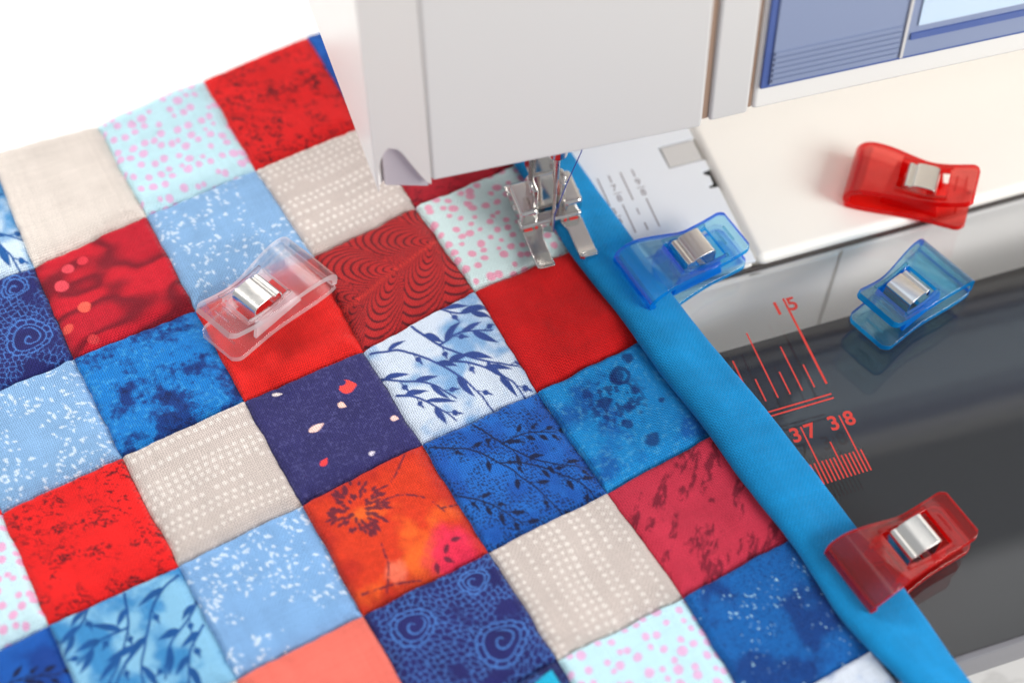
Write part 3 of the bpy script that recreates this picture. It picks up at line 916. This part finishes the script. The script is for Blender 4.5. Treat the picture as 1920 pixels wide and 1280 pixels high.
def make_patch(i, j, fn, kw):
    N = 116
    c00, c10, c11, c01 = qv(i, j), qv(i + 1, j), qv(i + 1, j + 1), qv(i, j + 1)
    ext = 1.0
    a, b_ = np.meshgrid(np.linspace(0, 1, N + 1), np.linspace(0, 1, N + 1))
    wa = a + 0.010 * np.sin(b_ * 9 + i * 2.1 + j) * np.sin(math.pi * a)
    P = (c00 * ((1 - wa) * (1 - b_))[..., None] + c10 * (wa * (1 - b_))[..., None] + c11 * (wa * b_)[..., None] + c01 * ((1 - wa) * b_)[..., None])
    x, y = P[..., 0], P[..., 1]
    seed = (i + 7) * 13 + (j + 3) * 5
    par = (i + j) % 2
    # seam allowances pressed to one side: a full lip on one edge, a flat run-out on the other
    lip = lambda t, w: np.sqrt(np.clip(1 - (1 - np.clip(t / w, 0, 1)) ** 2, 0, 1))
    run = lambda t, w: 1 - (1 - np.clip(t / w, 0, 1)) ** 2
    lo_a, hi_a = (0.045, 0.15) if j % 2 else (0.13, 0.05)
    ga = lip(a, lo_a) * run(1 - a, hi_a)
    gb = lip(b_, 0.05) * run(1 - b_, 0.16)
    puff = 1.85 if par else 1.6
    z = Z0 + puff * np.minimum(ga, gb) ** 0.9 * (0.82 + 0.18 * ga * gb)
    # pulls of the stitching along the seams, soft waves in the middle
    edge = np.exp(-np.minimum(a, 1 - a) * 14) + np.exp(-np.minimum(b_, 1 - b_) * 14)
    z += 0.55 * edge * (fbm(x / 2.2, y / 2.2, seed, 2) - 0.5)
    z += 1.3 * (fbm(x / 11, y / 11, 77, 3) - 0.5)
    if j == -1:   # the quilt's turned far edge
        t = np.clip(b_ / 0.10, 0, 1)
        z = z * np.sqrt(1 - (1 - t) ** 2) + 0.15
    x, y = x + 0.8 * (fbm(x / 5 + 9, y / 5, 5, 3) - 0.5), y + 0.8 * (fbm(x / 5, y / 5 + 5, 6, 3) - 0.5)
    sz = 31.0
    u, v = a * sz, b_ * sz
    col = np.clip(fn(u, v, seed, **kw), 0, 0.92)
    me = bpy.data.meshes.new('fabric_patch')
    nv = (N + 1) ** 2
    idx = np.arange(nv).reshape(N + 1, N + 1)
    f = np.stack([idx[:-1, :-1], idx[1:, :-1], idx[1:, 1:], idx[:-1, 1:]], -1).reshape(-1, 4)
    me.vertices.add(nv)
    me.vertices.foreach_set('co', (np.stack([x, y, z], -1).reshape(-1) * MM).astype(np.float32))
    me.loops.add(f.size)
    me.loops.foreach_set('vertex_index', f.reshape(-1).astype(np.int32))
    me.polygons.add(len(f))
    me.polygons.foreach_set('loop_start', (np.arange(len(f)) * 4).astype(np.int32))
    me.polygons.foreach_set('use_smooth', np.ones(len(f), bool))
    me.update(calc_edges=True)
    uvl = me.uv_layers.new(name='UVMap')
    uvs = np.stack([u + i * 3.3, v + j * 2.7], -1).reshape(-1, 2)[f.reshape(-1)]
    uvl.data.foreach_set('uv', uvs.reshape(-1).astype(np.float32))
    at = me.color_attributes.new('print', 'FLOAT_COLOR', 'POINT')
    at.data.foreach_set('color', np.concatenate([col.reshape(-1, 3), np.ones((nv, 1))], 1).reshape(-1).astype(np.float32))
    me.materials.append(M_fab)
    o = bpy.data.objects.new('fabric_patch', me)
    COL.objects.link(o)
    o.parent = quilt
    o.matrix_local = PQ
    return o
NAMES = {p_cream: 'plain cream square', p_dots: 'pale aqua square with pink dots', p_redtex: 'red square with dark mottling', p_sprinkle: 'light blue square with white flecks',
         p_beige: 'beige square with rows of white dots', p_darkred: 'dark red square with pale spots', p_lace: 'navy square with blue lace print', p_blotch: 'bright blue blotchy square',
         p_red: 'plain red square', p_feather: 'dark red square with feather lines', p_petals: 'navy square with scattered petals', p_vine: 'leafy vine print square', p_tie: 'blue square with dark blots',
         p_orange: 'orange batik square with flower', p_pinkred: 'crimson square with dark brush marks', p_denim: 'deep blue square with white flecks', p_salmon: 'plain salmon square',
         p_pale: 'pale bluish white square', p_corner: 'navy and turquoise square'}
for (i, j), (fn, kw) in PR.items():
    o = make_patch(i, j, fn, kw)
    o['label'] = NAMES[fn]

# batting and backing under the squares
bl = [qv(-3, -1), qv(-1, -1) , qv(0, -1), qv(1, -1), qv(2, -1), qv(3, -1), qv(3, 7), qv(-1, 7), qv(-3, 5)]
cen = np.mean(bl, axis=0)
M_back = fabric('backing_cotton', 0.5, (200, 205, 212))
bk = obj('backing', *prism([tuple(cen + (p - cen) * 0.985) for p in bl], 0.1, 0.45), M_back, quilt)
bk.matrix_local = PQ

# binding: folded strip swept along the edge
inner = [(-56.0, 117), (-51.2, 86), (-46.6, 54.4), (-40.1, 23.0), (-33.4, -7.6), (-26.8, -37.6), (-23.2, -58.0), (-17.4, -76.0), (-10.0, -98)]
outer = [(-38.5, 117), (-35.2, 84), (-30.0, 53.0), (-24.6, 23.5), (-17.2, -6.5), (-10.9, -37.0), (-6.4, -58.0), (-3.2, -78.0), (2.0, -98)]
NI = 220
I_, O_ = spline(inner, NI), spline(outer, NI)
prof = [(0.03, 2.4), (-0.01, 3.3), (-0.015, 4.4), (0.02, 5.2), (0.08, 5.8), (0.17, 6.2), (0.3, 6.3), (0.45, 5.9), (0.6, 5.3), (0.76, 4.7), (0.88, 4.2), (0.96, 3.5), (0.992, 2.5), (1.0, 1.6), (0.985, 0.7), (0.9, 0.25)]
prof = spline(prof, 40)
PL = np.concatenate([[0], np.cumsum(np.hypot(np.diff(prof[:, 0]), np.diff(prof[:, 1]) / 17.0))])
V, UVS = [], []
acc = 0.0
for k in range(NI):
    if k:
        acc += float(np.linalg.norm(I_[k] - I_[k - 1]))
    d = O_[k] - I_[k]
    for q, (t, z) in enumerate(prof):
        p = I_[k] + d * t
        s = acc
        wob = 0.9 * (float(fbm(np.array([s / 9.0]), np.array([t * 1.6]), 21, 3)[0]) - 0.5)
        zz = z + wob * min(1, z / 3)
        # pressed down under the foot's toe and by the two clips
        for (cx, cy, r, dz) in ((-43.5, 55, 9, 0.9), (-36, 37, 8, 0.5), (-19, -51, 8, 0.7)):
            zz -= dz * math.exp(-((p[0] - cx) ** 2 + (p[1] - cy) ** 2) / r ** 2) * min(1, z / 4)
        V.append((p[0] + 0.25 * math.sin(s / 6.0) * (1 - t), p[1], zz))
        UVS.append((acc, PL[q] * 17.0))
nq = len(prof)
F = [(k * nq + q, k * nq + q + 1, (k + 1) * nq + q + 1, (k + 1) * nq + q) for k in range(NI - 1) for q in range(nq - 1)]
M_bind = fabric('binding_cotton', 0.55, (12, 146, 212), 1.0)
bd = obj('binding', V, F, M_bind, quilt, smooth=True)
bd.matrix_local = PQ
bd['label'] = 'bright turquoise blue folded binding along the quilt edge'
ul = bd.data.uv_layers.new(name='UVMap')
for lp in bd.data.loops:
    ul.data[lp.index].uv = UVS[lp.vertex_index]

# ------------------------------------------------------------------ sewing clips
RIM = set()
def sheet(cl, t, wf, ny=16, hole=None):
    """bent plate: centre line (x, z), thickness t, half width wf(x); hole(x, y) cuts a window"""
    n = len(cl)
    RIM.clear()
    V, F = [], []
    tn = np.gradient(cl, axis=0)
    tn /= np.linalg.norm(tn, axis=1)[:, None]
    nr = np.stack([-tn[:, 1], tn[:, 0]], 1)
    for sgn in (1, -1):
        for k in range(n):
            w = wf(k / (n - 1), cl[k][0])
            for q in range(ny + 1):
                p = cl[k] + nr[k] * t / 2 * sgn
                V.append((p[0], w * (2 * q / ny - 1), p[1]))
    M = n * (ny + 1)
    solid = np.ones((n - 1, ny), bool)
    if hole:
        for k in range(n - 1):
            for q in range(ny):
                xm = (cl[k][0] + cl[k + 1][0]) / 2
                ym = wf((k + .5) / (n - 1), xm) * (2 * (q + .5) / ny - 1)
                if hole(xm, ym):
                    solid[k, q] = False
    g = lambda k, q: k * (ny + 1) + q
    for k in range(n - 1):
        for q in range(ny):
            if not solid[k, q]:
                continue
            F.append((g(k, q), g(k + 1, q), g(k + 1, q + 1), g(k, q + 1)))
            F.append((M + g(k, q), M + g(k, q + 1), M + g(k + 1, q + 1), M + g(k + 1, q)))
            for (dk, dq, e0, e1) in ((-1, 0, (k, q), (k, q + 1)), (1, 0, (k + 1, q), (k + 1, q + 1)), (0, -1, (k, q), (k + 1, q)), (0, 1, (k, q + 1), (k + 1, q + 1))):
                kk, qq = k + dk, q + dq
                if kk < 0 or kk >= n - 1 or qq < 0 or qq >= ny or not solid[kk, qq]:
                    RIM.add(len(F))
                    F.append((g(*e0), g(*e1), M + g(*e1), M + g(*e0)))
    return V, F

M_spring = metal('spring_steel', (240, 237, 232), 0.2)
CLIP = {'clear': clear_plastic('clear_clip_plastic', (0.99, 0.985, 0.99), (240, 236, 240), 0, 0.03),
        'blue': clear_plastic('blue_clip_plastic', (0.82, 0.99, 1.0), (0, 210, 255), 110, 0.06),
        'red': clear_plastic('red_clip_plastic', (1.0, 0.50, 0.46), (255, 16, 12), 160, 0.14)}

def lit_rim_plastic(name, rgb, cloud):  # bright edge colour stands in for light piped through the plastic
    m, nt, b = new_mat(name)
    b.inputs['Base Color'].default_value = (*lin(*rgb), 1)
    b.inputs['Roughness'].default_value = 0.05
    b.inputs['Specular IOR Level'].default_value = 0.8
    tl = nt.nodes.new('ShaderNodeBsdfTranslucent')
    tl.inputs[0].default_value = (*lin(*rgb), 1)
    tr = nt.nodes.new('ShaderNodeBsdfTransparent')
    tr.inputs[0].default_value = (*(lin(*rgb) ** 0.5), 1)
    m1 = nt.nodes.new('ShaderNodeMixShader')
    m2 = nt.nodes.new('ShaderNodeMixShader')
    m2.inputs[0].default_value = cloud
    nt.links.new(b.outputs[0], m1.inputs[1])
    nt.links.new(tl.outputs[0], m1.inputs[2])
    nt.links.new(tr.outputs[0], m2.inputs[1])
    nt.links.new(m1.outputs[0], m2.inputs[2])
    nt.links.new(m2.outputs[0], nt.nodes['Material Output'].inputs['Surface'])
    return m
CLIP_LIT_RIM = {'clear': lit_rim_plastic('clear_clip_lit_rim', (252, 250, 252), 0.38), 'blue': lit_rim_plastic('blue_clip_lit_rim', (18, 166, 252), 0.5), 'red': lit_rim_plastic('red_clip_lit_rim', (246, 26, 26), 0.55)}

def half_w(f, x):
    base = 6.6 + 1.9 * (1 - smooth(1.5, 21.0, np.array(x)))
    end = 1.0
    if x > 28.4:
        end = 1 - 0.22 * ((x - 28.4) / 2.0) ** 2
    if x < 1.2:
        end = 1 - 0.10 * ((1.2 - x) / 1.6) ** 2
    return float(base * end)

def make_clip(color, jaw, tail, z, label, grip=0.0, flip=False):
    jaw, tail = np.array(jaw, float), np.array(tail, float)
    d = tail - jaw
    rz = math.atan2(d[1], d[0])
    L = float(np.hypot(*d))
    s = L / 30.0
    mat = CLIP[color]
    t = tag(empty('sewing_clip', (jaw[0], jaw[1], z), rz), label, 'sewing clip', 'sewing clips around the machine')
    g = grip
    up = spline([(0.9, 2.1 + g), (0.35, 3.4 + g), (0.8, 5.2 + g), (2.4, 6.7 + g * 0.9), (5, 7.4 + g * 0.85), (9, 7.6 + g * 0.6), (14, 7.3 + g * 0.3), (18, 7.2), (22, 8.0 - g * 0.2), (26, 9.5 - g * 0.5), (30.2, 11.4 - g * 0.8)], 60)
    lo = spline([(0.5, 1.2), (1.6, 0.92), (5, 0.9), (12, 0.9), (22, 0.9), (28, 0.95), (30.6, 1.1)], 50)
    def C(name, vf, m=mat, **kw):
        rim = set(RIM) if name.endswith('arm') else set()
        o = obj(name, [(x * s, y, z_) for x, y, z_ in vf[0]], vf[1], m, t, **kw)
        if rim:   # side walls get the rim colour, painted as if light were piped to them
            o.data.materials.append(CLIP_LIT_RIM[color])
            for k in rim:
                o.data.polygons[k].material_index = 1
        return o
    ua = C('upper_arm', sheet(up, 1.8, half_w, 20, lambda x, y: 11.0 < x < 24.0 and abs(y) < 4.7), bevel=0.22, seg=2)
    la = C('lower_arm', sheet(lo, 1.75, half_w, 14, lambda x, y: 13.5 < x < 19.5 and abs(y) < 3.6), bevel=0.22, seg=2)
    for y0 in (-5.35, 4.35):
        pts = [(8.6, 1.52), (23.2, 1.52), (22.0, 6.9), (18, 6.35), (14, 6.45), (10.5, 6.7)]
        n = len(pts)
        Vr = [(x, y0, z_) for x, z_ in pts] + [(x, y0 + 1.0, z_) for x, z_ in pts]
        Fr = [tuple(range(n)), tuple(range(n, 2 * n))] + [(k, (k + 1) % n, n + (k + 1) % n, n + k) for k in range(n)]
        C('side_rib', (Vr, Fr), CLIP_LIT_RIM[color], bevel=0.15)
    for y0 in (-5.5, 4.75):
        xs = np.linspace(11.4, 24.0, 9)
        Vr = []
        for x in xs:
            zz = float(np.interp(x, up[:, 0], up[:, 1])) + 0.72
            Vr += [(x * s, y0, zz), (x * s, y0 + 0.75, zz), (x * s, y0 + 0.75, zz + 0.7), (x * s, y0, zz + 0.7)]
        Fr = [(4 * k + q, 4 * k + (q + 1) % 4, 4 * k + 4 + (q + 1) % 4, 4 * k + 4 + q) for k in range(8) for q in range(4)]
        Fr += [(0, 1, 2, 3), (32, 33, 34, 35)]
        obj('window_rim', Vr, Fr, mat, ua)
    for x in (25.4, 27.6):
        zz = float(np.interp(x, up[:, 0], up[:, 1])) + 0.74
        ang = 0.42
        Vb, Fb = box(x - 0.22, x + 0.22, -2.3, 2.3, zz - 0.1, zz + 0.28)
        ob = obj('grip_bar', [(a * s, b_, c) for a, b_, c in Vb], Fb, mat, ua)
    Vb, Fb = box(27.2, 27.7, -2.6, 2.6, 1.5, 1.85)
    obj('grip_bar', [(a * s, b_, c) for a, b_, c in Vb], Fb, mat, la)
    h = g * 0.35
    spr = spline([(12.9, 6.0 + h), (13.1, 7.9 + h), (13.7, 8.9 + h), (14.4, 8.8 + h), (14.9, 8.6 + h), (15.5, 9.3 + h), (16.6, 9.6 + h), (18.4, 9.75 + h), (20.0, 9.7 + h), (20.8, 9.3 + h), (21.1, 8.2 + h), (21.2, 5.5), (20.8, 3.0), (19.4, 2.0)], 56)
    C('spring', sheet(spr, 0.45, lambda f, x: 3.9, 4), M_spring, bevel=0.1)
    return t

make_clip('clear', (-109.0, 67.4), (-136.2, 51.8), 3.9, 'clear colourless plastic clip lying on the quilt squares')
make_clip('blue', (-36.4, 37.2), (-6.6, 43.4), 0.0, 'light blue translucent clip gripping the binding beside the presser foot', grip=3.6)
make_clip('blue', (41.8, 20.6), (15.2, 9.6), -0.48, 'blue translucent clip lying loose on the acrylic table')
make_clip('red', (31.0, 54.2), (55.2, 35.8), 0.02, 'red translucent clip lying loose on the cream machine bed')
make_clip('red', (-19.6, -51.4), (11.2, -44.4), -0.48, 'dark red clip gripping the binding near the table edge', grip=3.9)
